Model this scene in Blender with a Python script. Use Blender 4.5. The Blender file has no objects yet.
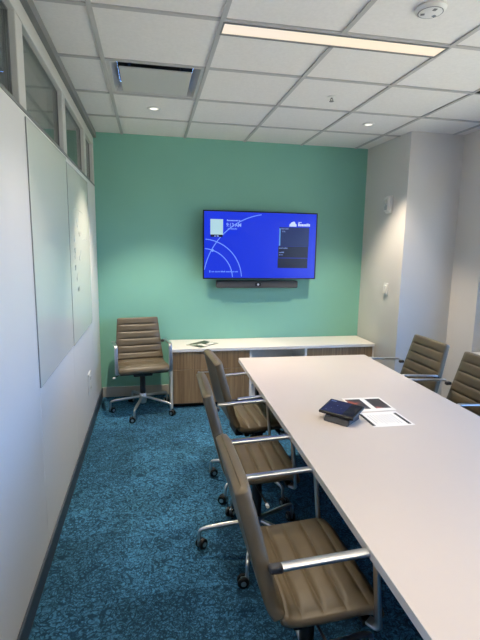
import bpy, bmesh, math, random
from math import pi, sin, cos, radians as rad
from mathutils import Vector, Matrix

random.seed(7)
sc = bpy.context.scene
COL = sc.collection

# ------------------------------------------------------------------ measures
D = 4.753       # green end wall
XL = -0.524     # partition wall
H = 2.658       # ceiling
S = 0.6096      # ceiling module
GX0 = -0.254    # first ceiling runner
GY4 = D         # a tile row ends at the end wall
XC = 2.36       # face of the column
YC = 3.955      # front of the column
XR = 2.908      # window wall
YN = -1.15      # wall behind
RT = 0.42       # window wall thickness
TT = 0.74       # table top


# ------------------------------------------------------------------ materials
def lin(c):
    return tuple((v / 255 / 12.92) if v / 255 <= 0.04045 else ((v / 255 + 0.055) / 1.055) ** 2.4 for v in c)


def new_mat(name):
    m = bpy.data.materials.new(name)
    m.use_nodes = True
    nt = m.node_tree
    return m, nt, nt.nodes['Principled BSDF']


def N(nt, kind, **kw):
    n = nt.nodes.new(kind)
    for k, v in kw.items():
        if k in n.inputs.keys():
            n.inputs[k].default_value = v
        else:
            setattr(n, k, v)
    return n


def L(nt, a, b):
    nt.links.new(a, b)


def plain(name, col, rough=0.5, metal=0.0, spec=0.5, noise=0.0, nscale=40, bump=0.0, bscale=200, coat=0.0):
    m, nt, b = new_mat(name)
    c = tuple(lin(col)) + (1,)
    b.inputs['Base Color'].default_value = c
    b.inputs['Roughness'].default_value = rough
    b.inputs['Metallic'].default_value = metal
    b.inputs['Specular IOR Level'].default_value = spec
    b.inputs['Coat Weight'].default_value = coat
    tc = N(nt, 'ShaderNodeTexCoord')
    if noise > 0:
        t = N(nt, 'ShaderNodeTexNoise', Scale=nscale, Detail=4.0)
        L(nt, tc.outputs['Object'], t.inputs['Vector'])
        r = N(nt, 'ShaderNodeValToRGB')
        r.color_ramp.elements[0].position = 0.3
        r.color_ramp.elements[1].position = 0.7
        r.color_ramp.elements[0].color = tuple(v * (1 - noise) for v in c[:3]) + (1,)
        r.color_ramp.elements[1].color = tuple(min(1, v * (1 + noise)) for v in c[:3]) + (1,)
        L(nt, t.outputs['Fac'], r.inputs['Fac'])
        L(nt, r.outputs['Color'], b.inputs['Base Color'])
    if bump > 0:
        t2 = N(nt, 'ShaderNodeTexNoise', Scale=bscale, Detail=3.0)
        L(nt, tc.outputs['Object'], t2.inputs['Vector'])
        bp = N(nt, 'ShaderNodeBump', Strength=bump, Distance=0.002)
        L(nt, t2.outputs['Fac'], bp.inputs['Height'])
        L(nt, bp.outputs['Normal'], b.inputs['Normal'])
    return m


def emit(name, col, strength):
    m, nt, b = new_mat(name)
    b.inputs['Base Color'].default_value = (0.0, 0.0, 0.0, 1)
    b.inputs['Emission Color'].default_value = tuple(col) + (1,)
    b.inputs['Emission Strength'].default_value = strength
    b.inputs['Roughness'].default_value = 0.25
    return m


M = {}
M['green'] = plain('green_paint', (125, 183, 165), 0.55, noise=0.02, nscale=3, bump=0.06, bscale=350)
M['white_wall'] = plain('white_paint', (212, 208, 203), 0.6, noise=0.01, nscale=3, bump=0.06, bscale=350)
M['panel'] = plain('panel_laminate', (224, 222, 221), 0.42, noise=0.01, nscale=2)
M['post'] = plain('post_aluminium', (200, 199, 194), 0.4, noise=0.01, nscale=4)
M['trim_grey'] = plain('grey_channel', (120, 122, 122), 0.45, noise=0.02, nscale=8)
M['board_edge'] = plain('board_edge_grey', (150, 152, 150), 0.4, noise=0.02)
M['seam'] = plain('dark_seam', (62, 62, 60), 0.6, noise=0.05)
M['tile'] = plain('ceiling_tile', (234, 231, 226), 0.9, noise=0.03, nscale=60, bump=0.25, bscale=260)
M['tbar'] = plain('ceiling_runner', (186, 184, 181), 0.5, noise=0.01)
M['base_dark'] = plain('dark_vinyl_base', (56, 68, 82), 0.5, noise=0.04)
M['base_light'] = plain('taupe_vinyl_base', (178, 174, 164), 0.5, noise=0.03)
M['white_lam'] = plain('white_laminate', (232, 226, 218), 0.38, noise=0.008, nscale=6)
M['table_lam'] = plain('table_laminate', (200, 189, 181), 0.34, noise=0.008, nscale=6)
M['edge'] = plain('edge_band', (205, 202, 200), 0.4, noise=0.01)
M['black_metal'] = plain('black_metal', (14, 14, 16), 0.45, noise=0.05)
M['black_plastic'] = plain('black_plastic', (13, 13, 15), 0.4, noise=0.05, bump=0.05)
M['dark_plastic'] = plain('dark_grey_plastic', (52, 53, 58), 0.5, noise=0.04, bump=0.05)
M['grey_fabric'] = plain('speaker_cloth', (80, 80, 82), 0.85, noise=0.12, nscale=400, bump=0.3, bscale=700)
M['chrome'] = plain('polished_aluminium', (206, 207, 210), 0.3, metal=1.0, noise=0.01, nscale=20)
M['white_plastic'] = plain('white_plastic', (225, 224, 220), 0.4, noise=0.01)
M['paper'] = plain('paper_white', (236, 232, 226), 0.6, noise=0.01)
M['ink'] = plain('black_ink', (18, 18, 20), 0.55, noise=0.03)
M['ink_grey'] = plain('grey_ink', (188, 188, 190), 0.6, noise=0.03)
M['slot_black'] = plain('slot_black', (6, 6, 6), 0.8, noise=0.03)
M['diff_plate'] = plain('diffuser_paint', (196, 195, 190), 0.5, noise=0.01)
M['marker'] = plain('dry_marker', (172, 180, 180), 0.6, noise=0.1)
M['lamp'] = emit('lamp_warm', (1.0, 0.86, 0.66), 1.0)
M['down'] = emit('downlight_glow', (1.0, 0.95, 0.85), 1.3)


def mat_glassboard():
    m, nt, b = new_mat('back_painted_glass')
    tc = N(nt, 'ShaderNodeTexCoord')
    t = N(nt, 'ShaderNodeTexNoise', Scale=1.5, Detail=3.0)
    L(nt, tc.outputs['Object'], t.inputs['Vector'])
    r = N(nt, 'ShaderNodeValToRGB')
    r.color_ramp.elements[0].color = lin((218, 220, 213)) + (1,)
    r.color_ramp.elements[1].color = lin((223, 224, 217)) + (1,)
    L(nt, t.outputs['Fac'], r.inputs['Fac'])
    L(nt, r.outputs['Color'], b.inputs['Base Color'])
    b.inputs['Roughness'].default_value = 0.12
    b.inputs['IOR'].default_value = 1.42
    return m


def mat_glass():
    m, nt, b = new_mat('clear_glass')
    out = [n for n in nt.nodes if n.type == 'OUTPUT_MATERIAL'][0]
    tr = N(nt, 'ShaderNodeBsdfTransparent')
    tr.inputs['Color'].default_value = (0.80, 0.84, 0.83, 1)
    gl = N(nt, 'ShaderNodeBsdfGlossy')
    gl.inputs['Roughness'].default_value = 0.02
    fr = N(nt, 'ShaderNodeFresnel')
    ge = N(nt, 'ShaderNodeNewGeometry')
    ior = N(nt, 'ShaderNodeMapRange')          # the same reflectance on both faces of the pane
    ior.inputs['To Min'].default_value = 1.5
    ior.inputs['To Max'].default_value = 1 / 1.5
    L(nt, ge.outputs['Backfacing'], ior.inputs['Value'])
    L(nt, ior.outputs[0], fr.inputs['IOR'])
    mx = N(nt, 'ShaderNodeMixShader')
    L(nt, fr.outputs['Fac'], mx.inputs[0])
    L(nt, tr.outputs[0], mx.inputs[1])
    L(nt, gl.outputs[0], mx.inputs[2])
    L(nt, mx.outputs[0], out.inputs['Surface'])
    return m


def mat_wood():
    m, nt, b = new_mat('walnut_laminate')
    tc = N(nt, 'ShaderNodeTexCoord')
    mp = N(nt, 'ShaderNodeMapping')
    mp.inputs['Scale'].default_value = (60, 60, 1.6)
    L(nt, tc.outputs['Object'], mp.inputs['Vector'])
    t = N(nt, 'ShaderNodeTexNoise', Scale=1.0, Detail=6.0, Roughness=0.65, Distortion=0.6)
    L(nt, mp.outputs[0], t.inputs['Vector'])
    mp2 = N(nt, 'ShaderNodeMapping')
    mp2.inputs['Scale'].default_value = (9, 9, 0.7)
    L(nt, tc.outputs['Object'], mp2.inputs['Vector'])
    t2 = N(nt, 'ShaderNodeTexNoise', Scale=1.0, Detail=2.0, Distortion=1.2)
    L(nt, mp2.outputs[0], t2.inputs['Vector'])
    mx = N(nt, 'ShaderNodeMath', operation='MULTIPLY_ADD')
    L(nt, t2.outputs['Fac'], mx.inputs[0])
    mx.inputs[1].default_value = 0.5
    L(nt, t.outputs['Fac'], mx.inputs[2])
    r = N(nt, 'ShaderNodeValToRGB')
    e = r.color_ramp.elements
    e[0].position = 0.5
    e[0].color = lin((106, 82, 56)) + (1,)
    e[1].position = 0.95
    e[1].color = lin((162, 134, 98)) + (1,)
    k = e.new(0.72)
    k.color = lin((134, 107, 76)) + (1,)
    L(nt, mx.outputs[0], r.inputs['Fac'])
    L(nt, r.outputs['Color'], b.inputs['Base Color'])
    b.inputs['Roughness'].default_value = 0.45
    return m


def mat_leather():
    m, nt, b = new_mat('taupe_leather')
    tc = N(nt, 'ShaderNodeTexCoord')
    t = N(nt, 'ShaderNodeTexNoise', Scale=9.0, Detail=3.0)
    L(nt, tc.outputs['Object'], t.inputs['Vector'])
    r = N(nt, 'ShaderNodeValToRGB')
    r.color_ramp.elements[0].position = 0.3
    r.color_ramp.elements[1].position = 0.7
    r.color_ramp.elements[0].color = lin((92, 81, 63)) + (1,)
    r.color_ramp.elements[1].color = lin((103, 91, 71)) + (1,)
    L(nt, t.outputs['Fac'], r.inputs['Fac'])
    L(nt, r.outputs['Color'], b.inputs['Base Color'])
    b.inputs['Roughness'].default_value = 0.42
    v = N(nt, 'ShaderNodeTexVoronoi', Scale=420.0)
    L(nt, tc.outputs['Object'], v.inputs['Vector'])
    bp = N(nt, 'ShaderNodeBump', Strength=0.12, Distance=0.001)
    L(nt, v.outputs['Distance'], bp.inputs['Height'])
    L(nt, bp.outputs['Normal'], b.inputs['Normal'])
    return m


def mat_carpet():
    m, nt, b = new_mat('blue_carpet')
    tc = N(nt, 'ShaderNodeTexCoord')
    # carpet tiles half a metre square, each with its own piece of the ornament
    mp = N(nt, 'ShaderNodeMapping')
    mp.inputs['Scale'].default_value = (2.0, 2.0, 0)
    mp.inputs['Location'].default_value = (0.31, 0.22, 0)
    L(nt, tc.outputs['Object'], mp.inputs['Vector'])
    fl = N(nt, 'ShaderNodeVectorMath', operation='FLOOR')
    L(nt, mp.outputs[0], fl.inputs[0])
    wn = N(nt, 'ShaderNodeTexWhiteNoise', noise_dimensions='3D')
    L(nt, fl.outputs[0], wn.inputs['Vector'])
    off = N(nt, 'ShaderNodeVectorMath', operation='MULTIPLY_ADD')
    L(nt, wn.outputs['Color'], off.inputs[0])
    off.inputs[1].default_value = (7, 7, 7)
    L(nt, tc.outputs['Object'], off.inputs[2])

    def lines(scale, width, dist, detail=1.0):
        t = N(nt, 'ShaderNodeTexNoise', Scale=scale, Detail=detail, Distortion=dist)
        L(nt, off.outputs[0], t.inputs['Vector'])
        s = N(nt, 'ShaderNodeMath', operation='SUBTRACT')
        L(nt, t.outputs['Fac'], s.inputs[0])
        s.inputs[1].default_value = 0.5
        a = N(nt, 'ShaderNodeMath', operation='ABSOLUTE')
        L(nt, s.outputs[0], a.inputs[0])
        r = N(nt, 'ShaderNodeMapRange')
        r.inputs['From Min'].default_value = width * 0.4
        r.inputs['From Max'].default_value = width
        r.inputs['To Min'].default_value = 1
        r.inputs['To Max'].default_value = 0
        L(nt, a.outputs[0], r.inputs['Value'])
        return r.outputs[0]
    l1 = lines(18, 0.055, 2.0)
    l2 = lines(46, 0.06, 1.4)
    l3 = lines(10, 0.03, 1.8)
    # worn patches where the ornament fades
    w = N(nt, 'ShaderNodeTexNoise', Scale=3.2, Detail=4.0, Roughness=0.6)
    L(nt, tc.outputs['Object'], w.inputs['Vector'])
    wr = N(nt, 'ShaderNodeMapRange')
    wr.inputs['From Min'].default_value = 0.36
    wr.inputs['From Max'].default_value = 0.62
    L(nt, w.outputs['Fac'], wr.inputs['Value'])
    # fibre speckle
    f = N(nt, 'ShaderNodeTexNoise', Scale=66.0, Detail=3.0, Roughness=0.7)
    L(nt, tc.outputs['Object'], f.inputs['Vector'])
    fr = N(nt, 'ShaderNodeMapRange')
    fr.inputs['From Min'].default_value = 0.38
    fr.inputs['From Max'].default_value = 0.62
    L(nt, f.outputs['Fac'], fr.inputs['Value'])
    mxl = N(nt, 'ShaderNodeMath', operation='MAXIMUM')
    # the fine scrolls come and go from tile to tile
    dens = N(nt, 'ShaderNodeMapRange')
    dens.inputs['From Min'].default_value = 0.15
    dens.inputs['From Max'].default_value = 0.7
    dens.inputs['To Min'].default_value = 0.2
    wn2 = N(nt, 'ShaderNodeTexWhiteNoise', noise_dimensions='4D')
    wn2.inputs['W'].default_value = 3.7
    L(nt, fl.outputs[0], wn2.inputs['Vector'])
    L(nt, wn2.outputs['Value'], dens.inputs['Value'])
    l2d = N(nt, 'ShaderNodeMath', operation='MULTIPLY')
    L(nt, l2, l2d.inputs[0])
    L(nt, dens.outputs[0], l2d.inputs[1])
    l13 = N(nt, 'ShaderNodeMath', operation='MAXIMUM')
    L(nt, l1, l13.inputs[0])
    L(nt, l3, l13.inputs[1])
    L(nt, l13.outputs[0], mxl.inputs[0])
    L(nt, l2d.outputs[0], mxl.inputs[1])
    ground = N(nt, 'ShaderNodeMix', data_type='RGBA')
    L(nt, wr.outputs[0], ground.inputs[0])
    ground.inputs[6].default_value = lin((56, 104, 132)) + (1,)
    ground.inputs[7].default_value = lin((66, 122, 158)) + (1,)
    tilev = N(nt, 'ShaderNodeMix', data_type='RGBA', blend_type='MULTIPLY')
    tr = N(nt, 'ShaderNodeMapRange')
    tr.inputs['To Min'].default_value = 0.72
    tr.inputs['To Max'].default_value = 1.12
    L(nt, wn.outputs['Value'], tr.inputs['Value'])
    tilev.inputs[0].default_value = 1.0
    L(nt, ground.outputs[2], tilev.inputs[6])
    L(nt, tr.outputs[0], tilev.inputs[7])
    m1 = N(nt, 'ShaderNodeMix', data_type='RGBA')
    k = N(nt, 'ShaderNodeMath', operation='MULTIPLY')
    L(nt, mxl.outputs[0], k.inputs[0])
    k2 = N(nt, 'ShaderNodeMapRange')
    k2.inputs['To Min'].default_value = 0.55
    k2.inputs['To Max'].default_value = 0.95
    L(nt, fr.outputs[0], k2.inputs['Value'])
    L(nt, k2.outputs[0], k.inputs[1])
    L(nt, k.outputs[0], m1.inputs[0])
    L(nt, tilev.outputs[2], m1.inputs[6])
    m1.inputs[7].default_value = lin((15, 37, 54)) + (1,)
    m2 = N(nt, 'ShaderNodeMix', data_type='RGBA', blend_type='MULTIPLY')
    m2.inputs[0].default_value = 1.0
    fr2 = N(nt, 'ShaderNodeMapRange')
    fr2.inputs['To Min'].default_value = 0.5
    fr2.inputs['To Max'].default_value = 1.45
    L(nt, fr.outputs[0], fr2.inputs['Value'])
    L(nt, m1.outputs[2], m2.inputs[6])
    L(nt, fr2.outputs[0], m2.inputs[7])
    L(nt, m2.outputs[2], b.inputs['Base Color'])
    b.inputs['Roughness'].default_value = 0.95
    b.inputs['Specular IOR Level'].default_value = 0.15
    bp = N(nt, 'ShaderNodeBump', Strength=0.6, Distance=0.004)
    L(nt, f.outputs['Fac'], bp.inputs['Height'])
    L(nt, bp.outputs['Normal'], b.inputs['Normal'])
    return m


def mat_picture(name, c1, c2, c3, scale):
    m, nt, b = new_mat(name)
    tc = N(nt, 'ShaderNodeTexCoord')
    t = N(nt, 'ShaderNodeTexNoise', Scale=scale, Detail=3.0, Distortion=0.8)
    L(nt, tc.outputs['Object'], t.inputs['Vector'])
    r = N(nt, 'ShaderNodeValToRGB')
    e = r.color_ramp.elements
    e[0].position = 0.42
    e[0].color = lin(c1) + (1,)
    e[1].position = 0.68
    e[1].color = lin(c3) + (1,)
    k = e.new(0.55)
    k.color = lin(c2) + (1,)
    L(nt, t.outputs['Fac'], r.inputs['Fac'])
    L(nt, r.outputs['Color'], b.inputs['Base Color'])
    b.inputs['Roughness'].default_value = 0.35
    return m


M['glassboard'] = mat_glassboard()
M['glass'] = mat_glass()
M['wood'] = mat_wood()
M['leather'] = mat_leather()
M['carpet'] = mat_carpet()
M['photo_dark'] = mat_picture('printed_photo', (38, 34, 44), (58, 52, 62), (182, 84, 62), 9)
M['mag'] = mat_picture('magazine_print', (52, 54, 42), (96, 98, 80), (214, 210, 196), 14)
TVK = 1.0
M['tv_blue'] = emit('screen_blue', lin((3, 46, 222)), TVK)
M['tv_line'] = emit('screen_line', lin((120, 160, 250)), TVK)
M['tv_white'] = emit('screen_white', lin((205, 222, 255)), TVK)
M['tv_letter'] = emit('screen_letter', lin((150, 182, 255)), TVK)
M['tv_pale'] = emit('screen_pale', lin((176, 214, 226)), TVK)
M['tv_navy'] = emit('screen_navy', lin((18, 36, 92)), TVK)
M['tv_dark'] = emit('screen_dark', lin((8, 14, 46)), TVK)
M['tv_accent'] = emit('screen_accent', lin((92, 150, 220)), TVK)
M['tv_soft'] = emit('screen_soft', lin((110, 130, 190)), TVK)
M['tab_blue'] = emit('tablet_blue', lin((22, 34, 88)), 0.8)
M['tab_dark'] = emit('tablet_dark', lin((16, 20, 42)), 0.8)
M['tab_line'] = emit('tablet_line', lin((110, 130, 180)), 0.8)


# ------------------------------------------------------------------ mesh helpers
def obj(name, bm, mat, parent=None, loc=None, rot=None, smooth=False):
    me = bpy.data.meshes.new(name)
    bmesh.ops.recalc_face_normals(bm, faces=bm.faces)
    bm.to_mesh(me)
    bm.free()
    me.materials.append(mat)
    if smooth:
        for p in me.polygons:
            p.use_smooth = True
        if smooth != 'all':
            me.set_sharp_from_angle(angle=rad(38))
    o = bpy.data.objects.new(name, me)
    COL.objects.link(o)
    if parent is not None:
        o.parent = parent
    if loc is not None:
        o.location = loc
    if rot is not None:
        o.rotation_euler = rot
    return o


def thing(name, label, cat, loc=(0, 0, 0), rz=0.0, group=None):
    o = bpy.data.objects.new(name, None)
    o.empty_display_size = 0.1
    COL.objects.link(o)
    o.location = loc
    o.rotation_euler = (0, 0, rz)
    return tag(o, label, cat, group)


def tag(o, label, cat, group=None):
    o['label'] = label
    o['category'] = cat
    if group:
        o['group'] = group
    return o


def struct(name, bm, mat, parent=None, smooth=False):
    o = obj(name, bm, mat, parent, smooth=smooth)
    o['kind'] = 'structure'
    return o


def box(bm, x0, x1, y0, y1, z0, z1, bevel=0.0, mtx=None, seg=2):
    r = bmesh.ops.create_cube(bm, size=1.0)
    vs = r['verts']
    for v in vs:
        v.co = Vector((x0 + (v.co.x + .5) * (x1 - x0), y0 + (v.co.y + .5) * (y1 - y0), z0 + (v.co.z + .5) * (z1 - z0)))
    if bevel > 0:
        es = list({e for v in vs for e in v.link_edges})
        g = bmesh.ops.bevel(bm, geom=es, offset=bevel, segments=seg, affect='EDGES', profile=0.5)
        vs = list({v for f in g['faces'] for v in f.verts} | {v for v in vs if v.is_valid})
    if mtx is not None:
        for v in vs:
            v.co = mtx @ v.co
    return vs


def B(*a, **k):
    bm = bmesh.new()
    box(bm, *a, **k)
    return bm


def cyl(bm, c, r, z0, z1, n=20, axis='z', r2=None, mtx=None):
    """closed frustum along an axis through c"""
    r2 = r if r2 is None else r2
    rings = []
    for (h, rr) in ((z0, r), (z1, r2)):
        ring = []
        for i in range(n):
            a = 2 * pi * i / n
            p = (rr * cos(a), rr * sin(a), h)
            if axis == 'x':
                p = (h, rr * cos(a), rr * sin(a))
            elif axis == 'y':
                p = (rr * cos(a), h, rr * sin(a))
            v = Vector(c) + Vector(p)
            if mtx is not None:
                v = mtx @ v
            ring.append(bm.verts.new(v))
        rings.append(ring)
    for i in range(n):
        j = (i + 1) % n
        bm.faces.new((rings[0][i], rings[0][j], rings[1][j], rings[1][i]))
    bm.faces.new(rings[0][::-1])
    bm.faces.new(rings[1])


def lathe(bm, c, prof, n=28, flip=False):
    """prof: list of (r, z); open ends with r==0 close to a point"""
    rings = []
    for (r, z) in prof:
        if r < 1e-6:
            rings.append([bm.verts.new(Vector(c) + Vector((0, 0, z)))])
        else:
            rings.append([bm.verts.new(Vector(c) + Vector((r * cos(2 * pi * i / n), r * sin(2 * pi * i / n), z))) for i in range(n)])
    for a, b in zip(rings[:-1], rings[1:]):
        for i in range(n):
            j = (i + 1) % n
            q = []
            for ring, k in ((a, i), (a, j), (b, j), (b, i)):
                v = ring[0] if len(ring) == 1 else ring[k]
                if v not in q:
                    q.append(v)
            if len(q) >= 3:
                try:
                    bm.faces.new(q)
                except ValueError:
                    pass


def smooth_path(pts, n=6):
    """Catmull-Rom through the points"""
    P = [Vector(p) for p in pts]
    out = []
    for i in range(len(P) - 1):
        p0 = P[max(i - 1, 0)]
        p1, p2 = P[i], P[i + 1]
        p3 = P[min(i + 2, len(P) - 1)]
        for k in range(n):
            t = k / n
            out.append(0.5 * ((2 * p1) + (p2 - p0) * t + (2 * p0 - 5 * p1 + 4 * p2 - p3) * t * t + (3 * p1 - p0 - 3 * p2 + p3) * t ** 3))
    out.append(P[-1])
    return out


def round_path(pts, r=0.03, n=6):
    """polyline with rounded corners"""
    P = [Vector(p) for p in pts]
    out = [P[0]]
    for i in range(1, len(P) - 1):
        a = (P[i - 1] - P[i])
        b = (P[i + 1] - P[i])
        d = min(r, a.length * .45, b.length * .45)
        s, e = P[i] + a.normalized() * d, P[i] + b.normalized() * d
        for k in range(n + 1):
            t = k / n
            out.append((1 - t) ** 2 * s + 2 * t * (1 - t) * P[i] + t * t * e)
    out.append(P[-1])
    return out


def sweep(bm, path, prof, side, radius=None):
    """sweep a closed profile [(a, b)] along path; a runs along the fixed direction side"""
    rings = []
    side = Vector(side).normalized()
    for i, p in enumerate(path):
        t = (path[min(i + 1, len(path) - 1)] - path[max(i - 1, 0)]).normalized()
        s = (side - t * side.dot(t)).normalized()
        u = t.cross(s)
        k = radius[i] if radius else 1.0
        rings.append([bm.verts.new(p + s * a * k + u * b * k) for a, b in prof])
    n = len(prof)
    for A, Bq in zip(rings[:-1], rings[1:]):
        for i in range(n):
            j = (i + 1) % n
            bm.faces.new((A[i], A[j], Bq[j], Bq[i]))
    bm.faces.new(rings[0][::-1])
    bm.faces.new(rings[-1])


def circle_prof(r, n=10):
    return [(r * cos(2 * pi * i / n), r * sin(2 * pi * i / n)) for i in range(n)]


def flat_prof(w, h, n=3, e=0.3):
    """rounded flat bar"""
    r = min(w, h) * e
    out = []
    for cx, cy, a0 in ((w / 2 - r, h / 2 - r, 0), (-w / 2 + r, h / 2 - r, 90), (-w / 2 + r, -h / 2 + r, 180), (w / 2 - r, -h / 2 + r, 270)):
        for k in range(n + 1):
            a = rad(a0 + 90 * k / n)
            out.append((cx + r * cos(a), cy + r * sin(a)))
    return out


def tube(bm, pts, r, n=10, radius=None):
    path = [Vector(p) for p in pts]
    t = (path[-1] - path[0]).normalized()
    side = Vector((0, 0, 1)) if abs(t.z) < 0.8 else Vector((1, 0, 0))
    if len(path) > 2:
        nrm = (path[1] - path[0]).cross(path[-1] - path[0])
        if nrm.length > 1e-6:
            side = nrm
    sweep(bm, path, circle_prof(r, n), side, radius)


def prism(bm, poly, z0, z1):
    a = [bm.verts.new((x, y, z0)) for x, y in poly]
    b = [bm.verts.new((x, y, z1)) for x, y in poly]
    n = len(poly)
    bm.faces.new(a[::-1])
    bm.faces.new(b)
    for i in range(n):
        j = (i + 1) % n
        bm.faces.new((a[i], a[j], b[j], b[i]))


# ------------------------------------------------------------------ room shell
T = 0.12
struct('floor', B(XL - 2.2, XR + RT, YN - 0.1, D + 0.1, -0.08, 0.0), M['carpet'])
struct('wall_back', B(XL - 0.12, XR + RT, D, D + T, 0, H + 0.02), M['green'])
bm = bmesh.new()
prism(bm, [(XC, YC), (XR + RT, YC), (XR + RT, D), (XC - 0.028, D)], 0, H + 0.001)
struct('wall_column', bm, M['white_wall'])
struct('wall_near', B(XL - 0.12, XR + RT, YN - T, YN, 0, H + 0.02), M['white_wall'])

# window wall with its opening
WY0, WY1, WZ0, WZ1 = -1.0, 3.58, 0.66, 2.12
WG1 = 3.22
bm = bmesh.new()
box(bm, XR, XR + 0.15, WY1, YC, 0, H)
box(bm, XR + 0.15, XR + RT, WG1, YC, 0, H)        # added infill, unseen, cuts window light reaching the column
box(bm, XR, XR + RT, YN, WY0, 0, H)
box(bm, XR, XR + RT, WY0, WY1, 0, WZ0)
box(bm, XR, XR + RT, WY0, WY1, WZ1, H)
struct('wall_right', bm, M['white_wall'])
bm = bmesh.new()
fx0, fx1 = XR + 0.22, XR + 0.34
box(bm, fx0, fx1, WY0, WG1, WZ0, WZ0 + 0.05)
box(bm, fx0, fx1, WY0, WG1, WZ1 - 0.05, WZ1)
nb = 5
for i in range(nb + 1):
    y = WY0 + (WG1 - WY0) * i / nb
    y = min(max(y, WY0 + 0.025), WG1 - 0.025)
    box(bm, fx0, fx1, y - 0.025, y + 0.025, WZ0 + 0.05, WZ1 - 0.05)
win = struct('window_1', bm, M['post'])
struct('window_glass', B(fx0 + 0.055, fx0 + 0.063, WY0 + 0.03, WG1 - 0.03, WZ0 + 0.03, WZ1 - 0.03), M['glass'], win)

# partition wall: lower panels, glazing band, posts
PZ = 2.15        # top of the panels
HZ = 2.525        # top of the glass
seams = [YN, -0.72, 0.26, 1.22, 2.20, 3.165, 4.15, D]
bm = bmesh.new()
for a, b in zip(seams[:-1], seams[1:]):
    box(bm, XL - 0.10, XL, a + 0.0015, b - 0.0015, 0.0, PZ, bevel=0.002, seg=1)
box(bm, XL - 0.09, XL - 0.006, YN, D, 0.0, PZ - 0.004)
struct('wall_left', bm, M['panel'])
struct('trim_1', B(XL - 0.10, XL + 0.002, YN, D, PZ, PZ + 0.014), M['trim_grey'])
struct('trim_2', B(XL - 0.10, XL, YN, D, HZ, 2.605, bevel=0.004), M['post'])
struct('trim_3', B(XL - 0.10, XL + 0.028, YN, D, 2.605, H), M['trim_grey'])
posts = [-0.72, 0.26, 1.22, 2.20, 3.205, 4.15]
bm = bmesh.new()
for y in posts:
    box(bm, XL - 0.09, XL - 0.001, y - 0.055, y + 0.055, PZ + 0.014, HZ, bevel=0.004)
box(bm, XL - 0.09, XL - 0.001, D - 0.10, D, PZ + 0.014, HZ, bevel=0.004)
box(bm, XL - 0.09, XL - 0.001, YN, YN + 0.10, PZ + 0.014, HZ, bevel=0.004)
struct('trim_4', bm, M['post'])
edges = [YN + 0.10] + [v for y in posts for v in (y - 0.055, y + 0.055)] + [D - 0.10]
for i in range(0, len(edges), 2):
    a, b = edges[i], edges[i + 1]
    bm = bmesh.new()
    for (y0, y1, z0, z1) in ((a, a + 0.008, PZ + 0.014, HZ), (b - 0.008, b, PZ + 0.014, HZ), (a + .008, b - .008, PZ + 0.014, PZ + 0.022), (a + .008, b - .008, HZ - 0.008, HZ)):
        box(bm, XL - 0.042, XL - 0.026, y0, y1, z0, z1)
    w = struct('window_%d' % (2 + i // 2), bm, M['trim_grey'])
    struct('window_glass', B(XL - 0.038, XL - 0.030, a + 0.004, b - 0.004, PZ + 0.018, HZ - 0.004), M['glass'], w)
# passage beyond the partition
struct('wall_passage', B(XL - 2.2, XL - 2.1, YN, D, 0, H), M['white_wall'])
struct('ceiling_passage', B(XL - 2.2, XL - 0.10, YN, D, H, H + 0.05), M['tile'])
bm = bmesh.new()
box(bm, XL - 2.1, XL - 0.10, D, D + 0.1, 0, H)
box(bm, XL - 2.1, XL - 0.10, YN - 0.1, YN, 0, H)
struct('wall_passage_end', bm, M['white_wall'])

# baseboards
struct('baseboard_left', B(XL, XL + 0.012, YN, D, 0, 0.10, bevel=0.003), M['base_dark'])
struct('baseboard_back', B(XL + 0.012, XC - 0.03, D - 0.012, D, 0, 0.11, bevel=0.003), M['base_light'])
bm = bmesh.new()
prism(bm, [(XC - 0.012, YC), (XC, YC), (XC - 0.027, D - 0.012), (XC - 0.039, D - 0.012)], 0, 0.11)
struct('baseboard_column', bm, M['base_light'])
struct('baseboard_right', B(XR - 0.012, XR, YN, YC, 0, 0.11, bevel=0.003), M['base_light'])

# ceiling: one sheet of tiles, open where the air diffuser hangs, plus its runners
gx = [XL] + [GX0 + S * k for k in range(0, 6) if GX0 + S * k < XR] + [XR]
gy = sorted([YN] + [GY4 - S * k for k in range(0, 10) if GY4 - S * k > YN + 0.02])
FY0 = GY4 - 4 * S                # linear lamp strip starts at this runner
bm = bmesh.new()
for i in range(len(gx) - 1):
    for j in range(len(gy) - 1):
        xm, ym = (gx[i] + gx[i + 1]) / 2, (gy[j] + gy[j + 1]) / 2
        if GX0 < xm < GX0 + S and GY4 - 3 * S < ym < GY4 - 2 * S:
            continue
        box(bm, gx[i], gx[i + 1], gy[j], gy[j + 1], H, H + 0.02)
struct('ceiling', bm, M['tile'])
bm = bmesh.new()
tb, td = 0.012, 0.008
for x in gx[1:-1]:
    ymax = YC if x > XC else D
    if abs(x - (GX0 + 2 * S)) < 0.01:
        cuts = [YN, FY0 - 3 * S, FY0 - 3 * S + 0.156, FY0, FY0 + 0.156, ymax]
    else:
        cuts = [YN, ymax]
    for k in range(0, len(cuts), 2):
        box(bm, x - tb, x + tb, cuts[k], cuts[k + 1], H - td, H + 0.001)
for y in gy[1:-1]:
    xmax = XC if y > YC else XR
    box(bm, XL + 0.028, xmax, y - tb, y + tb, H - td + 0.0004, H + 0.001)
struct('ceiling_runners', bm, M['tbar'])

# ------------------------------------------------------------------ ceiling fittings
LX0, LX1 = GX0 + S + 0.004, GX0 + 3 * S - 0.004


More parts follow.
